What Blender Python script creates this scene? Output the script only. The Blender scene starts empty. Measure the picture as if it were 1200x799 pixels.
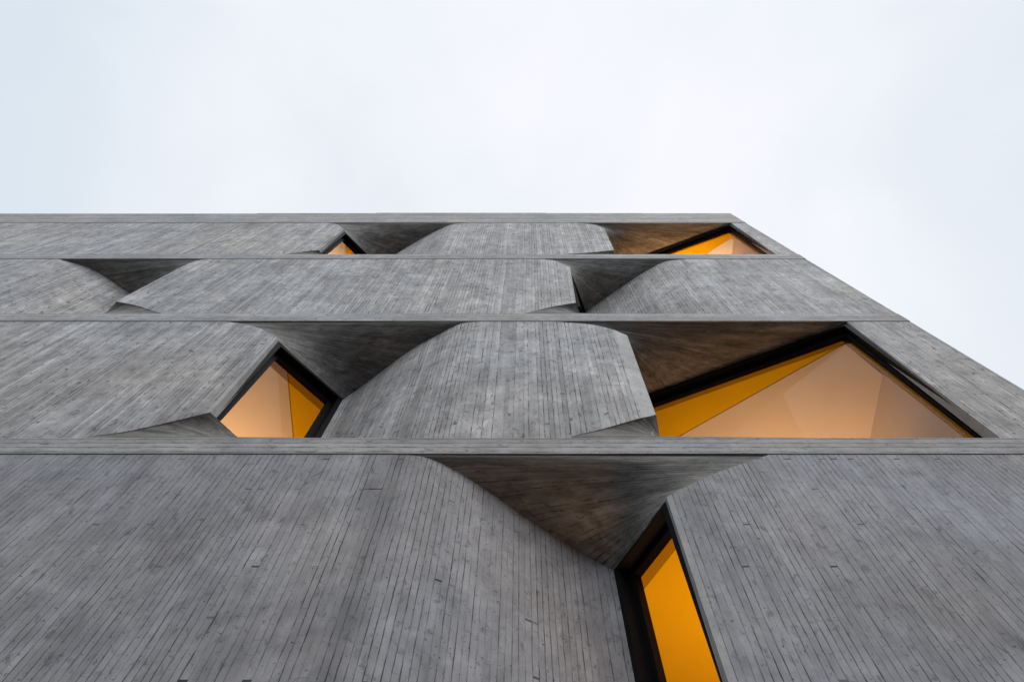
import bpy, bmesh, math, random
from mathutils import Vector
random.seed(7)
R = math.radians

# ------------------------------------------------------------------ camera
F = 800.0                       # focal length in photo pixels (1200 wide)
CX, CY = 610.0, 399.5           # principal point
TH = math.atan(F / 296.5)       # pitch up
CT, ST = math.cos(TH), math.sin(TH)
CAMD, CAMZ = 3.384, 1.6
sc = bpy.context.scene
C = sc.collection
cam_d = bpy.data.cameras.new('camera')
cam = bpy.data.objects.new('camera', cam_d); C.objects.link(cam)
cam_d.sensor_width = 36.0; cam_d.lens = 36.0 * F / 1200.0
cam_d.shift_x = -(CX - 600.0) / 1200.0
cam_d.clip_start = 0.05; cam_d.clip_end = 2000
cam.location = (0, -CAMD, CAMZ); cam.rotation_euler = (math.pi / 2 + TH, 0, 0)
sc.camera = cam

# ------------------------------------------------------------------ sky, sun, exposure
SUN_EL, SUN_AZ = R(46), R(150)   # azimuth measured from +Y, clockwise
w = bpy.data.worlds.new('World'); sc.world = w; w.use_nodes = True
nt = w.node_tree; N = nt.nodes; L = nt.links; N.clear()
out = N.new('ShaderNodeOutputWorld'); bg = N.new('ShaderNodeBackground')
sky = N.new('ShaderNodeTexSky'); sky.sky_type = 'NISHITA'; sky.sun_disc = False
sky.sun_elevation = SUN_EL; sky.sun_rotation = SUN_AZ
tc = N.new('ShaderNodeTexCoord')
mp = N.new('ShaderNodeMapping'); mp.inputs['Location'].default_value = (3.1, 1.7, 0.4)
mp.inputs['Scale'].default_value = (1.0, 1.0, 0.6)
n1 = N.new('ShaderNodeTexNoise'); n1.inputs['Scale'].default_value = 1.5; n1.inputs['Detail'].default_value = 7
n1.inputs['Roughness'].default_value = .52
rp = N.new('ShaderNodeValToRGB')
rp.color_ramp.elements[0].position = .30; rp.color_ramp.elements[0].color = (.94, .94, .94, 1)
rp.color_ramp.elements[1].position = .66; rp.color_ramp.elements[1].color = (1, 1, 1, 1)
n2 = N.new('ShaderNodeTexNoise'); n2.inputs['Scale'].default_value = 2.2; n2.inputs['Detail'].default_value = 6; n2.inputs['Distortion'].default_value = .5
rc = N.new('ShaderNodeValToRGB')
rc.color_ramp.elements[0].position = .0; rc.color_ramp.elements[0].color = (7.2, 8.0, 8.8, 1)
rc.color_ramp.elements[1].position = 1.0; rc.color_ramp.elements[1].color = (9.55, 9.65, 10.2, 1)
mx = N.new('ShaderNodeMix'); mx.data_type = 'RGBA'
L.new(tc.outputs['Generated'], mp.inputs['Vector']); L.new(mp.outputs['Vector'], n1.inputs['Vector'])
L.new(tc.outputs['Generated'], n2.inputs['Vector']); pass
L.new(n1.outputs['Fac'], rp.inputs['Fac']); L.new(rp.outputs['Color'], mx.inputs['Factor'])
L.new(sky.outputs['Color'], mx.inputs['A']); L.new(rc.outputs['Color'], mx.inputs['B'])
dp = N.new('ShaderNodeVectorMath'); dp.operation = 'DOT_PRODUCT'; L.new(tc.outputs['Generated'], dp.inputs[0])
dp.inputs[1].default_value = Vector((.16, .20, 1.0)).normalized()
ad = N.new('ShaderNodeMath'); ad.operation = 'MULTIPLY_ADD'; L.new(n2.outputs['Fac'], ad.inputs[0]); ad.inputs[1].default_value = .55
L.new(dp.outputs['Value'], ad.inputs[2])
mr = N.new('ShaderNodeMapRange'); L.new(ad.outputs[0], mr.inputs[0]); mr.inputs[1].default_value = .98; mr.inputs[2].default_value = 1.30
L.new(mr.outputs[0], rc.inputs['Fac'])
L.new(mx.outputs['Result'], bg.inputs['Color']); bg.inputs['Strength'].default_value = .10
L.new(bg.outputs['Background'], out.inputs['Surface'])

sd = bpy.data.lights.new('sun', 'SUN'); sd.energy = 1.5; sd.angle = R(45); sd.color = (1, .97, .93)
so = bpy.data.objects.new('sun', sd); C.objects.link(so)
dv = Vector((math.sin(SUN_AZ) * math.cos(SUN_EL), math.cos(SUN_AZ) * math.cos(SUN_EL), math.sin(SUN_EL)))
so.rotation_euler = dv.to_track_quat('Z', 'Y').to_euler(); so.location = (0, -20, 30)
sc.view_settings.view_transform = 'Standard'; sc.view_settings.look = 'None'
sc.view_settings.gamma = 1; sc.view_settings.use_curve_mapping = False
sc.view_settings.exposure = 0.0

# ------------------------------------------------------------------ photo pixel -> point
O = Vector((0, -CAMD, CAMZ))
def ray(px, py):
    a = (px - CX) / F; b = -(py - CY) / F
    return Vector((a, CT - b * ST, ST + b * CT))
def onY(p, y=0.0):
    d = ray(*p); return O + d * ((y - O.y) / d.y)
def onZ(p, z):
    d = ray(*p); return O + d * ((z - O.z) / d.z)

# ------------------------------------------------------------------ materials
def newmat(name):
    m = bpy.data.materials.new(name); m.use_nodes = True
    n = m.node_tree.nodes; b = n['Principled BSDF']; return m, n, m.node_tree.links, b
class NB:
    """tiny node-math helper"""
    def __init__(s, n, l): s.n = n; s.l = l
    def put(s, sock, v):
        if isinstance(v, (int, float)): sock.default_value = v
        else: s.l.new(v, sock)
    def m(s, op, a, b=None, c=None):
        k = s.n.new('ShaderNodeMath'); k.operation = op
        s.put(k.inputs[0], a)
        if b is not None: s.put(k.inputs[1], b)
        if c is not None: s.put(k.inputs[2], c)
        return k.outputs[0]
    def vec(s, x, y, z=0.0):
        k = s.n.new('ShaderNodeCombineXYZ'); s.put(k.inputs[0], x); s.put(k.inputs[1], y); s.put(k.inputs[2], z); return k.outputs[0]
    def noise(s, v, scale, detail=3, rough=.55, dist=0):
        k = s.n.new('ShaderNodeTexNoise'); s.l.new(v, k.inputs['Vector']); k.inputs['Scale'].default_value = scale
        k.inputs['Detail'].default_value = detail; k.inputs['Roughness'].default_value = rough; k.inputs['Distortion'].default_value = dist
        return k.outputs['Fac']
    def white(s, v):
        k = s.n.new('ShaderNodeTexWhiteNoise'); k.noise_dimensions = '3D'; s.l.new(v, k.inputs['Vector']); return k.outputs['Value']
    def rng(s, v, a, b, c, d):
        k = s.n.new('ShaderNodeMapRange'); s.put(k.inputs[0], v)
        for i, x in enumerate((a, b, c, d)): s.put(k.inputs[i + 1], x)
        return k.outputs[0]

def concrete(name, width=.056, base=(.375, .382, .395), line=.8, ticks=.06, seg=2.12, grime=.5, tickrow=.53, var=1.0, lwk=1.0, brk0=.33, brk1=.58, bugk=.45, wavk=.32, bump=.55, streak=None, gmin=.16):
    m, n, l, bs = newmat(name); q = NB(n, l)
    uv = n.new('ShaderNodeUVMap'); uv.uv_map = 'UVMap'
    sp = n.new('ShaderNodeSeparateXYZ'); l.new(uv.outputs[0], sp.inputs[0]); u, v = sp.outputs[0], sp.outputs[1]
    # boards of slightly unequal width
    wob = q.noise(q.vec(u, 3.3), 9.0, 1)
    wav = q.noise(q.vec(q.m('MULTIPLY', u, 3.0), q.m('MULTIPLY', v, 1.2)), 2.0, 2)
    uu = q.m('ADD', q.m('DIVIDE', u, width), q.m('ADD', q.m('MULTIPLY', wob, .25), q.m('MULTIPLY', wav, wavk)))
    idx = q.m('FLOOR', uu); fr = q.m('FRACT', uu)
    r1 = q.white(q.vec(idx, 1.0, 5.0))
    row = q.m('FLOOR', q.m('DIVIDE', q.m('ADD', v, q.m('MULTIPLY', r1, 7.3)), seg))
    rfr = q.m('FRACT', q.m('DIVIDE', q.m('ADD', v, q.m('MULTIPLY', r1, 7.3)), seg))
    r2 = q.white(q.vec(idx, row, 9.0))
    # joints between boards, broken along their length
    gap = q.white(q.vec(q.m('ROUND', uu), 4.0, 2.0))
    d = q.m('MULTIPLY', q.m('MINIMUM', fr, q.m('SUBTRACT', 1.0, fr)), width)
    brk = q.noise(q.vec(q.m('ROUND', uu), q.m('MULTIPLY', v, 2.4)), 1.0, 4, .65)
    lw = q.rng(q.noise(q.vec(q.m('MULTIPLY', u, 30), q.m('MULTIPLY', v, 9)), 1.0, 2), .3, .75, .0022 * lwk, .0065 * lwk)
    ln = q.rng(d, q.m('MULTIPLY', lw, .35), lw, 1.0, 0.0)
    ln = q.m('MULTIPLY', ln, q.m('MULTIPLY', q.rng(gap, .1, .95, gmin, 1.0), q.rng(brk, brk0, brk1, .12, 1.0)))
    # butt joints at the board ends and open tie slots
    ej = q.m('LESS_THAN', rfr, .005 / seg)
    ej = q.m('MULTIPLY', ej, q.rng(r2, .3, 1, 0, .9))
    trow = q.m('DIVIDE', v, tickrow)
    tr = q.white(q.vec(idx, q.m('FLOOR', trow), 17.0))
    tk = q.m('MULTIPLY', q.m('LESS_THAN', q.m('FRACT', trow), .020 / tickrow), q.m('GREATER_THAN', tr, 1.0 - ticks))
    tks = q.m('MULTIPLY', tk, q.rng(tr, 1.0 - ticks, 1.0, .35, 1.0))
    # grain along the boards, blotches, pits
    gr = q.noise(q.vec(q.m('MULTIPLY', u, 70), q.m('MULTIPLY', v, 3.0)), 1.0, 6, .7)
    gv = q.noise(q.vec(q.m('MULTIPLY', u, 22), q.m('MULTIPLY', v, 1.1)), 1.0, 4, .6)
    bl = q.noise(q.vec(u, v, 2.0), .9, 6, .6, .4)
    st = q.noise(q.vec(q.m('MULTIPLY', u, 2.6), q.m('MULTIPLY', v, .55), 7.0), 1.0, 6, .62)
    fine = q.noise(q.vec(u, v, 1.0), 90, 3, .7)
    pit = q.rng(q.noise(q.vec(u, q.m('MULTIPLY', v, .7), 4.0), 38, 2, .5), .665, .72, 0, 1)
    bug = q.m('MULTIPLY', q.rng(q.noise(q.vec(q.m('MULTIPLY', u, 13), q.m('MULTIPLY', v, 8), 3.0), 1.0, 5, .65, .5), .57, .70, 0, 1), bugk)
    tone = q.m('MULTIPLY', q.rng(r1, 0, 1, 1 - .10 * var, 1 + .10 * var), q.rng(r2, 0, 1, 1 - .17 * var, 1 + .13 * var))
    tone = q.m('MULTIPLY', tone, q.rng(gr, .25, .75, .95, 1.05))
    tone = q.m('MULTIPLY', tone, q.rng(gv, .3, .7, .95, 1.05))
    tone = q.m('MULTIPLY', tone, q.rng(bl, .3, .7, 1 - .28 * grime, 1 + .22 * grime))
    tone = q.m('MULTIPLY', tone, q.rng(st, .30, .55, 1 - .34 * grime, 1.04))
    mot = q.noise(q.vec(q.m('MULTIPLY', u, 6.5), q.m('MULTIPLY', v, 3.6), 5.0), 1.0, 6, .68, .6)
    tone = q.m('MULTIPLY', tone, q.rng(mot, .3, .68, 1 - .30 * grime, 1 + .22 * grime))
    tone = q.m('MULTIPLY', tone, q.rng(fine, .3, .7, .88, 1.1))
    cl = q.noise(q.vec(u, v, 21.0), 2.6, 7, .62, .8)
    tone = q.m('MULTIPLY', tone, q.rng(cl, .34, .66, 1 - .26 * grime, 1 + .24 * grime))
    fin = q.m('MULTIPLY', q.rng(d, .001, .005, .16, 0), q.m('LESS_THAN', gap, .3))
    tone = q.m('MULTIPLY', tone, q.m('ADD', 1.0, fin))
    dark = q.m('MAXIMUM', q.m('MULTIPLY', ln, line), q.m('MAXIMUM', q.m('MULTIPLY', ej, .55), q.m('MULTIPLY', tks, .92)))
    dark = q.m('MAXIMUM', dark, q.m('MAXIMUM', q.m('MULTIPLY', pit, .55), bug))
    tone = q.m('MULTIPLY', tone, q.m('SUBTRACT', 1.0, dark))
    if streak is not None:          # a soft dark streak down the joint
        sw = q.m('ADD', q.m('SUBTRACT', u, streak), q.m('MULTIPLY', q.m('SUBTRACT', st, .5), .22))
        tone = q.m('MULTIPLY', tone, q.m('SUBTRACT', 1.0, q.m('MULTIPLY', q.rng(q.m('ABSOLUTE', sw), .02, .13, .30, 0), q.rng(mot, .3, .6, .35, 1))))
    hue = n.new('ShaderNodeMix'); hue.data_type = 'RGBA'
    hue.inputs['A'].default_value = (*base, 1); hue.inputs['B'].default_value = (base[0] * 1.06, base[1] * 1.0, base[2] * .93, 1)
    l.new(q.rng(q.noise(q.vec(u, v, 11.0), .5, 4), .35, .65, 0, 1), hue.inputs['Factor'])
    vm = n.new('ShaderNodeVectorMath'); vm.operation = 'SCALE'; l.new(hue.outputs['Result'], vm.inputs[0]); l.new(tone, vm.inputs['Scale'])
    l.new(vm.outputs[0], bs.inputs['Base Color'])
    bs.inputs['Roughness'].default_value = .72; bs.inputs['Specular IOR Level'].default_value = .35
    h = q.m('ADD', q.m('MULTIPLY', r2, .35), q.m('MULTIPLY', gr, .18))
    h = q.m('SUBTRACT', h, q.m('MULTIPLY', q.m('MAXIMUM', ln, tks), .9))
    h = q.m('SUBTRACT', h, q.m('MULTIPLY', pit, .6))
    h = q.m('ADD', h, q.m('MULTIPLY', fine, .18))
    bp = n.new('ShaderNodeBump'); bp.inputs['Strength'].default_value = bump; bp.inputs['Distance'].default_value = .006
    l.new(h, bp.inputs['Height']); l.new(bp.outputs[0], bs.inputs['Normal'])
    return m

M_LOW = concrete('board_marked_concrete_fine', base=(.335, .338, .370), line=.85, var=.38, lwk=1.25, brk0=.36, brk1=.58, ticks=.05, grime=.62, bugk=.5, streak=-1.19, gmin=.42, bump=.9)  # finer finish, with the lower wall's shade also put into its darker base
M_PANEL = concrete('board_marked_concrete', base=(.44, .438, .455), line=.88, ticks=.02, seg=1.15, grime=.75, var=.95, lwk=2.0, brk0=.40, brk1=.60, bugk=.8, bump=.9)
M_BAND = concrete('band_concrete', width=.085, line=.85, ticks=.0, seg=3.4, grime=.5, base=(.375, .374, .388), lwk=2.2, bugk=.6, wavk=.5)
M_SOFFIT = concrete('soffit_concrete', width=.085, line=.9, ticks=.0, seg=2.6, grime=1.15, base=(.235, .228, .222), lwk=2.6, brk0=.42, brk1=.62, bugk=.85, wavk=.6, bump=.9)  # darker base than the panels: shade of the recesses put into the colour
M_EDGE = concrete('smooth_edge_concrete', width=.5, line=.2, ticks=0, seg=9, grime=.45, base=(.44, .445, .455), bugk=.3)

def plain(name, col, rough=.6, spec=.4, amp=.08, scale=6, metal=0):
    m, n, l, bs = newmat(name); q = NB(n, l)
    tcn = n.new('ShaderNodeTexCoord')
    f = q.noise(tcn.outputs['Object'], scale, 5, .6)
    vm = n.new('ShaderNodeVectorMath'); vm.operation = 'SCALE'; vm.inputs[0].default_value = col
    l.new(q.rng(f, .3, .7, 1 - amp, 1 + amp), vm.inputs['Scale']); l.new(vm.outputs[0], bs.inputs['Base Color'])
    bs.inputs['Roughness'].default_value = rough; bs.inputs['Specular IOR Level'].default_value = spec; bs.inputs['Metallic'].default_value = metal
    return m
M_FRAME = plain('black_powder_coat', (.007, .007, .008), .6, .10, .3, 30)
M_ORANGE = plain('orange_paint', (.86, .53, .006), .85, .1, .05, 1.5)
M_LINER = plain('ochre_liner_paint', (.50, .19, .008), .85, .1, .05, 1.5)
M_WHITE = plain('white_ceiling_paint', (.78, .70, .66), .85, .1, .04, 1.2)
M_PALE = plain('sky_whitened_ceiling', (.86, .88, .95), .85, .1, .04, 1.2)  # whitened to stand in for sky reflected in the top floor panes
M_INWALL = plain('interior_plaster', (.62, .40, .2), .9, .1, .05)
M_FLOOR = plain('interior_floor', (.5, .36, .22), .7, .2, .1)
M_ASPHALT = plain('asphalt', (.05, .05, .052), .9, .2, .3, 40)
M_PAVE = plain('pavement_concrete', (.10, .10, .098), .85, .2, .15, 5)
M_ROOF = plain('roof_membrane', (.25, .25, .25), .9, .2, .1, 3)
M_PAINT = plain('road_paint', (.75, .75, .72), .7, .2, .1, 20)

def glassmat(name, tint, gl):
    m, n, l, bs = newmat(name); n.remove(bs)
    o = n['Material Output']; t = n.new('ShaderNodeBsdfTransparent'); t.inputs[0].default_value = (*tint, 1)
    g = n.new('ShaderNodeBsdfGlossy'); g.inputs['Roughness'].default_value = .01
    mxs = n.new('ShaderNodeMixShader'); fz = n.new('ShaderNodeFresnel'); fz.inputs[0].default_value = 1.45
    ge = n.new('ShaderNodeNewGeometry'); q = NB(n, l)
    l.new(q.m('MULTIPLY', q.m('MULTIPLY', fz.outputs[0], gl), q.m('SUBTRACT', 1.0, ge.outputs['Backfacing'])), mxs.inputs[0])
    l.new(t.outputs[0], mxs.inputs[1]); l.new(g.outputs[0], mxs.inputs[2]); l.new(mxs.outputs[0], o.inputs['Surface'])
    return m
M_GLASS = glassmat('window_glass', (.98, .98, .97), .13)
M_TINT = glassmat('darker_translucent_strip', (.70, .66, .66), .05)

# ------------------------------------------------------------------ mesh helpers
def link(name, bm, mats, parent=None, smooth=False):
    me = bpy.data.meshes.new(name); bm.normal_update(); bm.to_mesh(me); bm.free()
    for m in (mats if isinstance(mats, (list, tuple)) else [mats]): me.materials.append(m)
    if smooth:
        for p in me.polygons: p.use_smooth = True
    o = bpy.data.objects.new(name, me); C.objects.link(o)
    if parent: o.parent = parent
    return o
def newbm():
    bm = bmesh.new(); return bm, bm.loops.layers.uv.new('UVMap')
def face(bm, uvl, pts, uvs, mi=0):
    f = bm.faces.new([bm.verts.new(p) for p in pts])
    for lp, t in zip(f.loops, uvs): lp[uvl].uv = t
    f.material_index = mi; return f
def box(bm, uvl, x0, x1, y0, y1, z0, z1, horiz=True, du=0.0, mi=0):
    """boards run along x when horiz; uv.x = across the boards"""
    P = lambda x, y, z: Vector((x, y, z))
    def q(a, b, c, d, f): face(bm, uvl, (a, b, c, d), [f(p) for p in (a, b, c, d)], mi)
    fr = (lambda p: (p.z + du, p.x)) if horiz else (lambda p: (p.x + du, p.z))
    tp = lambda p: (p.y + du, p.x)
    sdx = (lambda p: (p.z + du, p.y)) if horiz else (lambda p: (p.y + du, p.z))
    q(P(x0, y0, z0), P(x1, y0, z0), P(x1, y0, z1), P(x0, y0, z1), fr)
    q(P(x1, y1, z0), P(x0, y1, z0), P(x0, y1, z1), P(x1, y1, z1), fr)
    q(P(x0, y0, z1), P(x1, y0, z1), P(x1, y1, z1), P(x0, y1, z1), tp)
    q(P(x0, y1, z0), P(x1, y1, z0), P(x1, y0, z0), P(x0, y0, z0), tp)
    q(P(x1, y0, z0), P(x1, y1, z0), P(x1, y1, z1), P(x1, y0, z1), sdx)
    q(P(x0, y1, z0), P(x0, y0, z0), P(x0, y0, z1), P(x0, y1, z1), sdx)
def resample(pts, n):
    """n+1 points evenly along a polyline"""
    ds = [0.0]
    for a, b in zip(pts, pts[1:]): ds.append(ds[-1] + (b - a).length)
    T = ds[-1]; res = []; j = 0
    for i in range(n + 1):
        t = T * i / n
        while j < len(pts) - 2 and ds[j + 1] < t: j += 1
        seg = ds[j + 1] - ds[j]
        res.append(pts[j].lerp(pts[j + 1], 0 if seg < 1e-9 else min(1, (t - ds[j]) / seg)))
    return res
def plen(pts): return sum((b - a).length for a, b in zip(pts, pts[1:]))
def spline(pts, k=8):
    """Catmull-Rom through the points"""
    if len(pts) < 3: return pts
    P = [pts[0] * 2 - pts[1]] + pts + [pts[-1] * 2 - pts[-2]]; res = []
    for i in range(1, len(P) - 2):
        for j in range(k):
            t = j / k; a, b, c, d = P[i - 1:i + 3]
            res.append(.5 * ((2 * b) + (c - a) * t + (2 * a - 5 * b + 4 * c - d) * t * t + (3 * b - a - 3 * c + d) * t ** 3))
    res.append(pts[-1]); return res
def interp(pts, x):
    """z at x on a polyline sorted by x"""
    p = sorted(pts, key=lambda v: v.x)
    if x <= p[0].x: return p[0].z
    for a, b in zip(p, p[1:]):
        if x <= b.x: return a.z + (b.z - a.z) * (x - a.x) / max(1e-6, b.x - a.x)
    return p[-1].z

# ------------------------------------------------------------------ levels of the facade
BY = -.009                                            # band fronts stand 25 mm proud of the panels
zb = lambda py: onY((610, py), BY).z
ROOF, PAR = zb(249.7), zb(261)
B3T, B3B = zb(298), zb(303); B2T, B2B = zb(367.5), zb(376); B1T, B1B = zb(513), zb(531)
B0T = B1T - 4.0; B0B = B1B - 4.0
XL = -20.0
XR = (onY((858, 250)).x + onY((1054, 371)).x + onY((1200, 458.7)).x) / 3
BACK = 12.0
print('levels', [round(v, 2) for v in (ROOF, PAR, B3T, B3B, B2T, B2B, B1T, B1B, B0T)], 'XR', round(XR, 2), [round(onY(p).x, 2) for p in ((858, 250), (1054, 371), (1200, 458.7))])

def tag(o, label=None, cat=None, group=None, kind=None):
    if label: o['label'] = label
    if cat: o['category'] = cat
    if group: o['group'] = group
    if kind: o['kind'] = kind
    return o
B = bpy.data.objects.new('concrete_building', None); C.objects.link(B)
tag(B, 'grey board-marked concrete building with scooped openings and glowing orange windows', 'building')

# floor bands
def band(x0, x1, z0, z1, name='floor_band', du=0.0):
    bm, uv = newbm(); box(bm, uv, x0, x1, BY, .30, z0, z1, True, du)
    o = link(name, bm, M_BAND, B); return o
for z0, z1, du in ((B3B, B3T, 1.3), (B2B, B2T, 2.9), (B1B, B1T, 4.4), (B0B, B0T, 6.1)): band(XL, XR, z0, z1, du=du)
bm, uv = newbm()
px_ = [XL] + [onY((p, 250), 0).x for p in (302, 441, 640, 752)] + [XR]
for k, dz in enumerate((-.10, -.03, .03, -.02, -.05)): box(bm, uv, px_[k], px_[k + 1], BY, .30, PAR, ROOF + dz, True, 8.2)
link('parapet', bm, M_BAND, B)

# ------------------------------------------------------------------ panels
def columns(top, bot, uvs):
    return list(zip(top, bot, uvs))
def panel(cols, thick, label=None, strip=None, mat=M_PANEL, z_off=0.0):
    """cols: (top, bottom, u) along the plan; closed solid of given thickness"""
    bm, uv = newbm(); nC = len(cols)
    back = []
    for i in range(nC):
        a = cols[max(0, i - 1)]; b = cols[min(nC - 1, i + 1)]
        d = ((b[0] + b[1]) - (a[0] + a[1])); d.z = 0; d.normalize(); nrm = Vector((-d.y, d.x, 0))   # points inward (+y)
        back.append((cols[i][0] + nrm * thick, cols[i][1] + nrm * thick))
    for i in range(nC - 1):
        (t0, b0, u0), (t1, b1, u1) = cols[i], cols[i + 1]
        mi = 1 if strip and (strip[0] <= (u0 + u1) / 2 <= strip[1]) else 0
        face(bm, uv, (b0, b1, t1, t0), ((u0, b0.z + z_off), (u1, b1.z + z_off), (u1, t1.z + z_off), (u0, t0.z + z_off)), mi)
        bt0, bb0 = back[i]; bt1, bb1 = back[i + 1]
        face(bm, uv, (bb1, bb0, bt0, bt1), ((u1, b1.z), (u0, b0.z), (u0, t0.z), (u1, t1.z)))
        face(bm, uv, (t0, t1, bt1, bt0), ((u0, t0.z), (u1, t1.z), (u1, t1.z + thick), (u0, t0.z + thick)), 1)
        face(bm, uv, (b1, b0, bb0, bb1), ((u1, b1.z), (u0, b0.z), (u0, b0.z - thick), (u1, b1.z - thick)), 1)
    for i, s in ((0, 1), (nC - 1, -1)):
        t, b, u = cols[i]; bt, bb = back[i]
        pts = (bb, b, t, bt) if s > 0 else (b, bb, bt, t)
        uvx = (u + thick, u, u, u + thick) if s > 0 else (u, u + thick, u + thick, u)
        face(bm, uv, pts, [(x, p.z) for x, p in zip(uvx, pts)], 1)
    o = link('facade_panel', bm, [mat, M_EDGE], B)
    if label: o['label'] = label
    return o

STEP = .056
def flat_cols(xl, xr, zt, zbm, u0=0.0, ltop=None, lbot=None, rtop=None, rbot=None, chamfer=None):
    """columns of the flat part. xl/xr = (top x, bottom x). l/r top/bot: crease polylines."""
    n = max(2, int(abs((xr[0] + xr[1]) / 2 - (xl[0] + xl[1]) / 2) / STEP)); res = []
    for i in range(n + 1):
        g = i / n
        xt = xl[0] + (xr[0] - xl[0]) * g; xb = xl[1] + (xr[1] - xl[1]) * g
        t, b = zt + .01, zbm - .01
        for c in (ltop, rtop):
            if c:
                lo, hi = min(p.x for p in c), max(p.x for p in c)
                if lo - 1e-4 <= xt <= hi + 1e-4: t = min(t, interp(c, xt))
        for c in (lbot, rbot):
            if c:
                lo, hi = min(p.x for p in c), max(p.x for p in c)
                if lo - 1e-4 <= xb <= hi + 1e-4: b = max(b, interp(c, xb))
        y = 0.0
        if chamfer:
            xm = (xt + xb) / 2; k = (xm - chamfer[0]) / (chamfer[1] - chamfer[0])
            if k > 0: y = chamfer[2] * k
        res.append((Vector((xt, y, t)), Vector((xb, y, b)), u0 + (xt + xb) / 2))
    return res

def arch_plan(pix, z1, zD):
    """boundary pixels of a curved panel end (tangent point first, deepest last) -> 3D soffit line"""
    n = len(pix) - 1; pts = []
    for i, p in enumerate(pix):
        z = z1 + (zD - z1) * (i / n) ** 1.4
        q = onZ(p, z)
        if i == 0: q = onY(p, 0.0); q.z = z1
        pts.append(q)
    return spline(pts, 8)
def arch_cols(line, zlow, zDlow, side, flat_x, u0=0.0):
    """line runs from tangent to deep. returns columns ordered left->right"""
    m = max(4, int(plen([Vector((p.x, p.y, 0)) for p in line]) / STEP))
    pl = resample(line, m); res = []; s = 0.0
    for i, p in enumerate(pl):
        if i: s += (Vector((p.x, p.y)) - Vector((pl[i - 1].x, pl[i - 1].y))).length
        k = i / m
        zl = zlow + (zDlow - zlow) * k ** 1.4
        res.append((Vector((p.x, p.y, p.z + .015)), Vector((p.x, p.y, zl - .015)), u0 + pl[0].x + side * s))
    return res[1:] if side > 0 else res[:0:-1]

# ------------------------------------------------------------------ soffit and sill patches
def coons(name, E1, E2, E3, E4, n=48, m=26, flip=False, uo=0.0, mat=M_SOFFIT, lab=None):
    e1, e2, e3, e4 = resample(E1, n), resample(E2, n), resample(E3, m), resample(E4, m)
    P = []
    for j in range(m + 1):
        t = j / m; r_ = []
        for i in range(n + 1):
            s = i / n
            p = (1 - t) * e1[i] + t * e2[i] + (1 - s) * e3[j] + s * e4[j] \
                - ((1 - s) * (1 - t) * e1[0] + s * (1 - t) * e1[n] + (1 - s) * t * e2[0] + s * t * e2[n])
            r_.append(p)
        P.append(r_)
    hv, wv = max(plen(E3), plen(E4)), (plen(E1) + plen(E2)) / 2
    bm, uv = newbm(); V = [[bm.verts.new(p) for p in r_] for r_ in P]
    for j in range(m):
        for i in range(n):
            q4 = [(j, i), (j, i + 1), (j + 1, i + 1), (j + 1, i)]
            if flip: q4 = q4[::-1]
            f = bm.faces.new([V[a][b] for a, b in q4])
            for lp, (a, b) in zip(f.loops, q4): lp[uv].uv = (uo + a / m * hv, uo + b / n * wv)
    o = link(name, bm, mat, B, smooth=True)
    if lab: o['label'] = lab
    return o

# ------------------------------------------------------------------ windows
def ring(bm, uvl, o, s, nn, Lw, z0, z1, i0, i1, n0, n1, t0=None, t1=None):
    """rectangular ring in the window plane: inset i0..i1, inward depth n0..n1"""
    P = lambda a, z, d: o + s * a + nn * d + Vector((0, 0, z))
    def rect(i, t): return [(i, z0 + i), (Lw - i, z0 + i), (Lw - i, z1 - t), (i, z1 - t)]
    a, b = rect(i0, i0 if t0 is None else t0), rect(i1, i1 if t1 is None else t1)
    for k in range(4):
        k2 = (k + 1) % 4
        for pts in ((P(*a[k], n0), P(*a[k2], n0), P(*b[k2], n0), P(*b[k], n0)),
                    (P(*b[k], n1), P(*b[k2], n1), P(*a[k2], n1), P(*a[k], n1)),
                    (P(*b[k], n0), P(*b[k2], n0), P(*b[k2], n1), P(*b[k], n1)),
                    (P(*a[k2], n0), P(*a[k], n0), P(*a[k], n1), P(*a[k2], n1))):
            face(bm, uvl, pts, [(0, 0)] * 4)
def slab_quad(bm, uvl, pts, th, up=(0, 0, 1)):
    up = Vector(up); q = [p + up * th for p in pts]; n = len(pts)
    face(bm, uvl, pts[::-1], [(p.x, p.y) for p in pts[::-1]]); face(bm, uvl, q, [(p.x, p.y) for p in q])
    for k in range(n):
        k2 = (k + 1) % n; face(bm, uvl, (pts[k], pts[k2], q[k2], q[k]), [(0, 0)] * 4)

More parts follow.
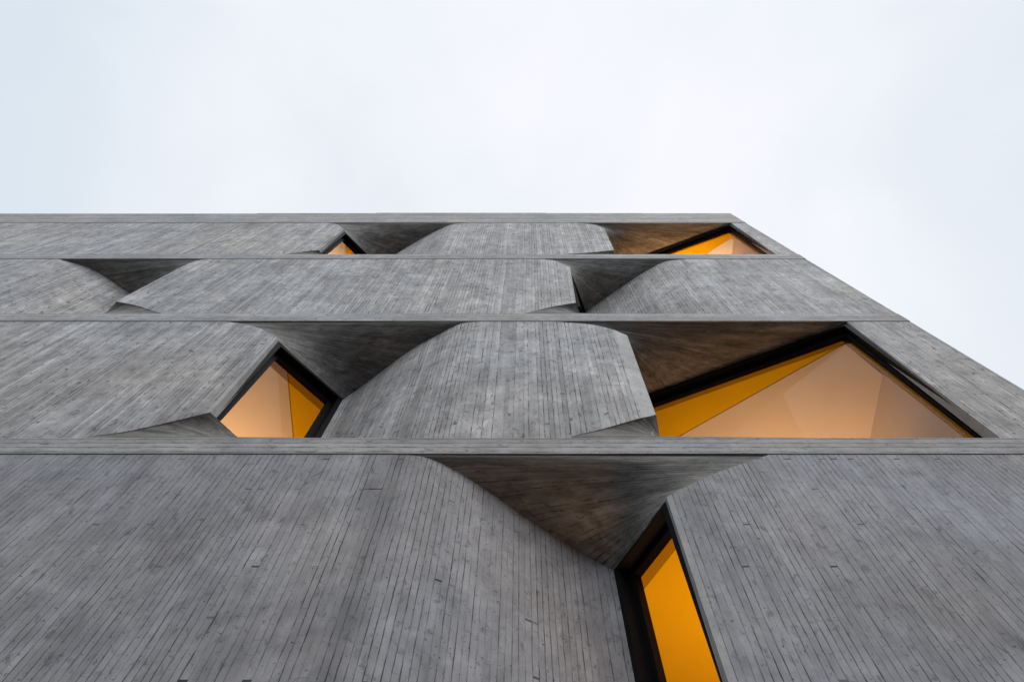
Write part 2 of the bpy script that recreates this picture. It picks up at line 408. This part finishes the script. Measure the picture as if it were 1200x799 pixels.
def clipx(pts, xm):
    res = []
    for a, b in zip(pts, pts[1:] + pts[:1]):
        if a.x <= xm: res.append(a)
        if (a.x <= xm) != (b.x <= xm): res.append(a.lerp(b, (xm - a.x) / (b.x - a.x)))
    return res
def window(Fp, Dp, z0, z1, peach=None, tint=0.0, power=25, w0=.07, w1=.15, dep=.20, lampin=2.0, label=None, ext=(2.6, .5), zoff=.05, liner=False, wh=None, spread=95, cmat=None):
    """Fp front corner, Dp deep corner in plan"""
    Fp = Vector((Fp.x, Fp.y, 0)); Dp = Vector((Dp.x, Dp.y, 0))
    s = (Dp - Fp); Lw = s.length; s.normalize(); nn = Vector((-s.y, s.x, 0))
    if nn.y < 0: nn = -nn
    bm, uv = newbm(); wh = wh or w1
    ring(bm, uv, Fp, s, nn, Lw, z0, z1 + .02, 0, w0, 0, dep, 0, wh * .45)
    ring(bm, uv, Fp, s, nn, Lw, z0, z1 + .02, w0 - .002, w1, dep * .62, dep - .003, wh * .45 - .002, wh)
    fr = link('window', bm, M_FRAME, B)
    if label: fr['label'] = label
    P = lambda a, z, d: Fp + s * a + nn * d + Vector((0, 0, z))
    bm, uv = newbm(); g = w1 - .02
    slab_quad(bm, uv, [P(g, z0 + g, dep * .8), P(Lw - g, z0 + g, dep * .8), P(Lw - g, z1 - wh + .02, dep * .8), P(g, z1 - wh + .02, dep * .8)], .012, nn)
    link('pane', bm, M_GLASS, fr)
    if tint:  # darker see-through strip along the top of the pane
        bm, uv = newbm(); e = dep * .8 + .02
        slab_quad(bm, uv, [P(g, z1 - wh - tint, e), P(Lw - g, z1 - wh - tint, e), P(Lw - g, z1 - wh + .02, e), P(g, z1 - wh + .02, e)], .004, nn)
        link('darker_strip', bm, M_TINT, fr)
    # interior ceiling painted orange, with a pale ceiling panel fixed under it
    zc = z1 + zoff
    bm, uv = newbm(); A = P(.02, zc, dep - .02); D_ = P(Lw - .02, zc, dep - .02)
    q = [A, D_, D_ + nn * ext[0] + s * ext[1], A + nn * ext[0] - s * ext[1]]
    q = clipx([Vector((p.x, max(p.y, .16), p.z)) for p in q], XR - .311)
    if (q[1] - q[0]).cross(q[2] - q[0]).z < 0: q = q[::-1]
    slab_quad(bm, uv, q, .02); link('interior_ceiling', bm, M_ORANGE, B)
    if peach:
        bm, uv = newbm(); pts = [onZ(p, zc - .012) for p in peach]; pts = clipx(pts, XR - .312)
        ar = sum(a.x * b.y - b.x * a.y for a, b in zip(pts, pts[1:] + pts[:1]))
        if ar < 0: pts = pts[::-1]
        slab_quad(bm, uv, pts, .010); link('ceiling_panel', bm, cmat or M_WHITE, B)
    if liner:
        bm, uv = newbm(); e = dep + .004
        slab_quad(bm, uv, [P(w1 - .04, z0 + .05, e), P(w1 + liner, z0 + .05, e), P(w1 + liner, z1 - .1, e), P(w1 - .04, z1 - .1, e)], .03, nn)
        link('jamb_liner', bm, M_LINER, fr)
    if power:
        ld = bpy.data.lights.new('room_lamp', 'AREA'); ld.shape = 'DISK'; ld.size = 1.5; ld.energy = power; ld.color = (1, .55, .23); ld.spread = R(spread)
        lo = bpy.data.objects.new('room_lamp', ld); C.objects.link(lo)
        p = P(Lw * .6, z0 + .5, dep + lampin); lo.location = p; lo.rotation_euler = (math.pi, 0, 0); lo.parent = B
    return fr

V3 = lambda p, y, z: Vector((p.x, y, z))
def front(pix, y=0.0): return [onY(p, y) for p in pix]
def shifted(pts, y0, y1):
    n = len(pts) - 1; return [Vector((p.x, y0 + (y1 - y0) * i / n, p.z)) for i, p in enumerate(pts)]

def opening(z1, z0, ctop, cbot, apix, deep=None, win=None, name=None, kind='arch', uo=0.0, wf=(.09, .02)):
    """one scooped opening. ctop/cbot: crease pixels (band -> corner) of the sharp panel end;
    apix: curved panel boundary pixels (band -> deep corner)."""
    ct = spline(front(ctop), 6); cb = spline(front(cbot), 6)
    ct[0].z = z1; cb[0].z = z0
    Cc, Cb = ct[-1], cb[-1]
    sgn = 1 if Cc.x > ct[0].x else -1                  # +1: sharp panel lies left of the opening
    zC, zL = Cc.z, Cb.z
    line = arch_plan(apix, z1, zC)
    D = line[-1]; Bt = line[0]
    e3 = shifted(ct, .012, .05); e3b = shifted(cb, .001, .016)
    xs = (Cc.x + Cb.x) / 2
    E1 = [V3(e3[0], .012, z1), Vector((Bt.x, .004, z1))]
    E2 = [e3[-1], Vector((D.x, D.y, zC))]
    E4 = [Vector((p.x, max(p.y, .004), p.z)) for p in line]
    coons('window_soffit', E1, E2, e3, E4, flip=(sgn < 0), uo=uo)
    # sill: same plan, lower
    lowline = []
    n = len(line) - 1
    for i, p in enumerate(line): lowline.append(Vector((p.x, max(p.y, .004), z0 + (zL - z0) * (i / n) ** 1.4)))
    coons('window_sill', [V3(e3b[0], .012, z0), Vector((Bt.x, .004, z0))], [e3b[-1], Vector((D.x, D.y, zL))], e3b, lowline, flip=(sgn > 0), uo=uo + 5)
    return dict(ct=ct, cb=cb, C=Cc, Cb=Cb, line=line, D=D, zC=zC, zL=zL, sgn=sgn, xs=xs)


def add_window(o, y=.06, **k):
    """window of an opening: from the sharp panel's corner to the deep corner"""
    Fp = Vector((o['C'].x + .004 * o['sgn'], y, 0))
    return window(Fp, o['D'], k.pop('z0', o['zL']), o['zC'], **k)
def mid(*c): return sum(c) / len(c)

# ============================================================= storey 1 (lowest in view)
o1 = opening(B1B, B0T, [(903, 532), (870, 543), (825, 560), (781, 582)], [(1040, 978), (990, 972), (940, 952), (894, 920)],
             [(466, 531.5), (501, 536.5), (535, 552), (569, 573), (602, 596), (636, 619), (670, 641), (698, 657), (719, 668)], uo=1.0)
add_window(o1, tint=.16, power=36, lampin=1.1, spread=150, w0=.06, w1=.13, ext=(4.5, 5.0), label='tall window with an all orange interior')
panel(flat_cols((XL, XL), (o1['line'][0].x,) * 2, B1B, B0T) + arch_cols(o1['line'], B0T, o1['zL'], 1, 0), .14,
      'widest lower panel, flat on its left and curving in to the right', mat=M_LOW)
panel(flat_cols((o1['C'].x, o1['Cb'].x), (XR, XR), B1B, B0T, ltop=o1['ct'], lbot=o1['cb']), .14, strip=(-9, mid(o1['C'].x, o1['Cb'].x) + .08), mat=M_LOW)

# ============================================================= storey 2
o2 = opening(B2B, B1T, [(262, 376.5), (285, 379.5), (305, 385), (325, 396)], [(98, 512), (150, 505), (200, 494), (247, 482.5)],
             [(562, 376.5), (538, 380), (511.5, 393), (481.5, 410), (455, 429), (432.6, 446), (415, 459), (402, 467.5)], uo=12.0)
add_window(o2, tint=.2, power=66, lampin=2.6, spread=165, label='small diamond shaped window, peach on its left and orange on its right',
           peach=[(335, 421), (355, 640), (40, 640), (246, 492), (322, 412)])

def opening_wide(z1, z0, ctop, cbot, fpix, dpix, drop=.03, uo=0.0, yw=.025):
    """opening between two sharp panel ends: the window runs from the right panel back behind the left one"""
    ct = spline(front(ctop), 6); cb = spline(front(cbot), 6); ct[0].z = z1; cb[0].z = z0
    zh = z1 - drop
    Fp = onY(fpix, yw); Fp.x = onY(fpix, 0.0).x - .012; Fp.z = zh
    D = onZ(dpix, zh)
    e3 = shifted(ct, .012, .05); e3b = shifted(cb, .001, .016)
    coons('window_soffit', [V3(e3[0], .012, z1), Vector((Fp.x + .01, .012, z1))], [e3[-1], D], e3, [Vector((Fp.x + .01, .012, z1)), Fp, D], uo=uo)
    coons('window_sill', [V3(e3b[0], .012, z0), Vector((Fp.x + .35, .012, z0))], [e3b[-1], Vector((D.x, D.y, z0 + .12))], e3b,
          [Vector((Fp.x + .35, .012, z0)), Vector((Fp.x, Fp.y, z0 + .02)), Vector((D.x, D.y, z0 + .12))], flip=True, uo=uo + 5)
    # return wall from the back of the sharp panel end to the deep window jamb
    a = Vector(((ct[-1].x + cb[-1].x) / 2 - .09, .135, 0)); b = Vector((D.x, D.y + .1, 0))
    t = Vector((-.14, 0, 0)); zz = lambda p, z: Vector((p.x, p.y, z))
    bm, uv = newbm(); ln_ = (b - a).length
    za, zb_ = ct[-1].z - .02, D.z + .03
    q4 = lambda p, uvs: face(bm, uv, p, uvs)
    q4((zz(a, z0 + .01), zz(b, z0 + .01), zz(b, zb_), zz(a, za)), ((0, z0), (ln_, z0), (ln_, zb_), (0, za)))
    q4((zz(b + t, z0 + .01), zz(a + t, z0 + .01), zz(a + t, za), zz(b + t, zb_)), ((0, z0), (ln_, z0), (ln_, zb_), (0, za)))
    q4((zz(a, za), zz(b, zb_), zz(b + t, zb_), zz(a + t, za)), ((0, 0), (1, 0), (1, .1), (0, .1)))
    q4((zz(b, z0 + .01), zz(b + t, z0 + .01), zz(b + t, zb_), zz(b, zb_)), ((0, 0), (.1, 0), (.1, 1), (0, 1)))
    q4((zz(a + t, z0 + .01), zz(a, z0 + .01), zz(a, za), zz(a + t, za)), ((0, 0), (.1, 0), (.1, 1), (0, 1)))
    link('window_return', bm, M_PANEL, B)
    return dict(ct=ct, cb=cb, C=ct[-1], Cb=cb[-1], F=Fp, D=D, zh=zh)

o3 = opening_wide(B2B, B1T, [(650, 376.8), (690, 380), (715, 385), (735, 391)], [(667, 511), (700, 504), (735, 494), (769, 484)],
                  (994, 379), (737, 470), uo=20.0)
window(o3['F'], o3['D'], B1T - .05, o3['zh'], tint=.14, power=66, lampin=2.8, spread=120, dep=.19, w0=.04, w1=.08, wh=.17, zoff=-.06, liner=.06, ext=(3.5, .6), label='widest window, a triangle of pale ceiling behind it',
       peach=[(990, 403), (570, 638), (1285, 643)])
panel(flat_cols((XL, XL), (o2['C'].x, o2['Cb'].x), B2B, B1T, rtop=o2['ct'], rbot=o2['cb']), .13, strip=(mid(o2['C'].x, o2['Cb'].x) - .07, 99))
cx = mid(o3['C'].x, o3['Cb'].x)
panel(arch_cols(o2['line'], B1T, o2['zL'], -1, 0) +
      flat_cols((o2['line'][0].x,) * 2, (o3['C'].x, o3['Cb'].x), B2B, B1T, rtop=o3['ct'], rbot=o3['cb'], chamfer=(cx - .20, cx, .025)), .13,
      'rounded panel between two large windows', strip=(cx - .19, 99))
panel(flat_cols((onY((994, 378)).x, onY((1170, 511)).x), (XR, XR), B2B, B1T), .13, 'tapering panel at the building corner')

# ============================================================= storey 3
o4 = opening(B3B, B2T, [(242, 303.5), (228, 306), (216, 311)], [(193, 368), (178, 364), (160, 358), (136, 353)],
             [(70, 303), (93, 310), (110, 317), (126.7, 326.7), (140, 336), (151, 343), (163, 350.5), (172, 356)], uo=31.0)
add_window(o4, power=0)
o5 = opening(B3B, B2T, [(632, 303.5), (650, 305.5), (668, 313)], [(612, 368), (640, 361), (660, 357), (675, 354.5)],
             [(800, 303), (778, 307), (762, 315), (745, 325), (720, 342), (700, 356), (687, 366)], uo=40.0)
add_window(o5, power=45, label='window seen almost edge on, a black sliver')
panel(flat_cols((XL, XL), (o4['line'][0].x,) * 2, B3B, B2T) + arch_cols(o4['line'], B2T, o4['zL'], 1, 0), .13)
panel(flat_cols((o4['C'].x, o4['Cb'].x), (o5['C'].x, o5['Cb'].x), B3B, B2T, ltop=o4['ct'], lbot=o4['cb'], rtop=o5['ct'], rbot=o5['cb']), .13,
      'long flat panel with pointed cut ends')
panel(arch_cols(o5['line'], B2T, o5['zL'], -1, 0) + flat_cols((o5['line'][0].x,) * 2, (XR, XR), B3B, B2T), .13)

# ============================================================= storey 4 (top)
o6 = opening(PAR, B3T, [(383, 261.2), (395, 263), (403, 268.4)], [(330, 298.5), (345, 296.5), (360, 294.5), (374, 293)],
             [(548, 261), (530, 263), (515, 269), (497, 278), (480, 288), (465, 297), (453, 306), (446, 313)], uo=52.0)
add_window(o6, power=80, cmat=M_PALE, label='small top floor window with a pointed head', peach=[(404, 276), (408, 330), (350, 330), (374, 294), (399, 280)])
o7 = opening_wide(PAR, B3T, [(672, 261.2), (695, 263), (708, 267.5)], [(650, 298.5), (685, 296.5), (720, 293)], (858.5, 263), (712, 315), uo=60.0)
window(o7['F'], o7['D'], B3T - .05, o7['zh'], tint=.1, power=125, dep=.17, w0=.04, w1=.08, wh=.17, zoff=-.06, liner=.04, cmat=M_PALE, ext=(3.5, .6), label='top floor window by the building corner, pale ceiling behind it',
       peach=[(857.3, 279.4), (797, 317), (909, 317)])
panel(flat_cols((XL, XL), (o6['C'].x, o6['Cb'].x), PAR, B3T, rtop=o6['ct'], rbot=o6['cb']), .13)
cx = mid(o7['C'].x, o7['Cb'].x)
panel(arch_cols(o6['line'], B3T, o6['zL'], -1, 0) +
      flat_cols((o6['line'][0].x,) * 2, (o7['C'].x, o7['Cb'].x), PAR, B3T, rtop=o7['ct'], rbot=o7['cb']), .13)
panel(flat_cols((onY((859.5, 263)).x, onY((911, 298.7)).x), (XR, XR), PAR, B3T), .13)

# ============================================================= body behind the facade
def body(name, mat, *a, **k):
    bm, uv = newbm(); box(bm, uv, *a, **k); return link(name, bm, mat, B)
panel(flat_cols((XL, XL), (XR, XR), B0B, 0.0), .2, 'plain ground storey panel')
for z0, z1 in ((B0B, B0T), (B1B, B1T), (B2B, B2T), (B3B, B3T)):
    body('floor_slab', M_FLOOR, XL + .3, XR - .3, .31, BACK - .2, z0 + .01, z1 - .01)
body('roof', M_ROOF, XL + .3, XR - .3, .31, BACK - .2, PAR + .02, PAR + .4)
body('side_wall', M_PANEL, XR - .26, XR - .004, .302, BACK, 0, ROOF - .004, horiz=False)
body('side_wall', M_PANEL, XL + .004, XL + .26, .302, BACK, 0, ROOF - .004, horiz=False)
body('rear_wall', M_PANEL, XL + .262, XR - .262, BACK - .2, BACK - .002, 0, ROOF - .006, horiz=False)

for z0, z1 in ((B0T, B1B), (B1T, B2B), (B2T, B3B), (B3T, PAR)):
    body('interior_wall', M_WHITE, XR - .31, XR - .27, .32, BACK - .22, z0 + .002, z1 - .002)

# ============================================================= ground
def sheet(name, x0, x1, y0, y1, z, mat, depth=None):
    bm, uv = newbm()
    if depth: box(bm, uv, x0, x1, y0, y1, z - depth, z)
    else: face(bm, uv, [Vector(p) for p in ((x0, y0, z), (x1, y0, z), (x1, y1, z), (x0, y1, z))], ((0, 0), (1, 0), (1, 1), (0, 1)))
    return tag(link(name, bm, mat), kind='structure')
sheet('ground', -400, 400, -400, 400, -.13, M_PAVE)
sheet('road', -400, 400, -13.0, -5.0, -.126, M_ASPHALT)
sheet('pavement', -400, 400, -4.99, -.03, -.004, M_PAVE, .125)

# ============================================================= unseen house, added across the street to shade the lower panels
H = bpy.data.objects.new('added_shade_building', None); C.objects.link(H); H.location = (0, 0, 0)
tag(H, 'unseen plastered building added across the street to shade the lower panels', 'building')
M_PLASTER = plain('street_plaster', (.20, .19, .18), .9, .2, .1, 2)
M_DARKGLASS = plain('dark_pane', (.03, .035, .04), .15, .5, .1, 2)
def hpart(name, mat, *a):
    bm, uv = newbm(); box(bm, uv, *a); return link(name, bm, mat, H)
hpart('wall', M_PLASTER, -26, 26, -30, -15.5, 0, 12.2)
hpart('cornice', M_PLASTER, -26.2, 26.2, -30.2, -15.2, 12.202, 12.6)
hpart('door', M_FRAME, -.6, .6, -15.497, -15.44, 0, 2.4)
for k in range(12):
    for z in (1.2, 4.8, 8.4):
        x = -24 + k * 4.2
        if z < 2 and abs(x) < 2.5: continue
        f = hpart('window', M_FRAME, x - .75, x + .75, -15.497, -15.43, z, z + 1.7)
        g = hpart('pane', M_DARKGLASS, x - .67, x + .67, -15.428, -15.42, z + .08, z + 1.62); g.parent = f
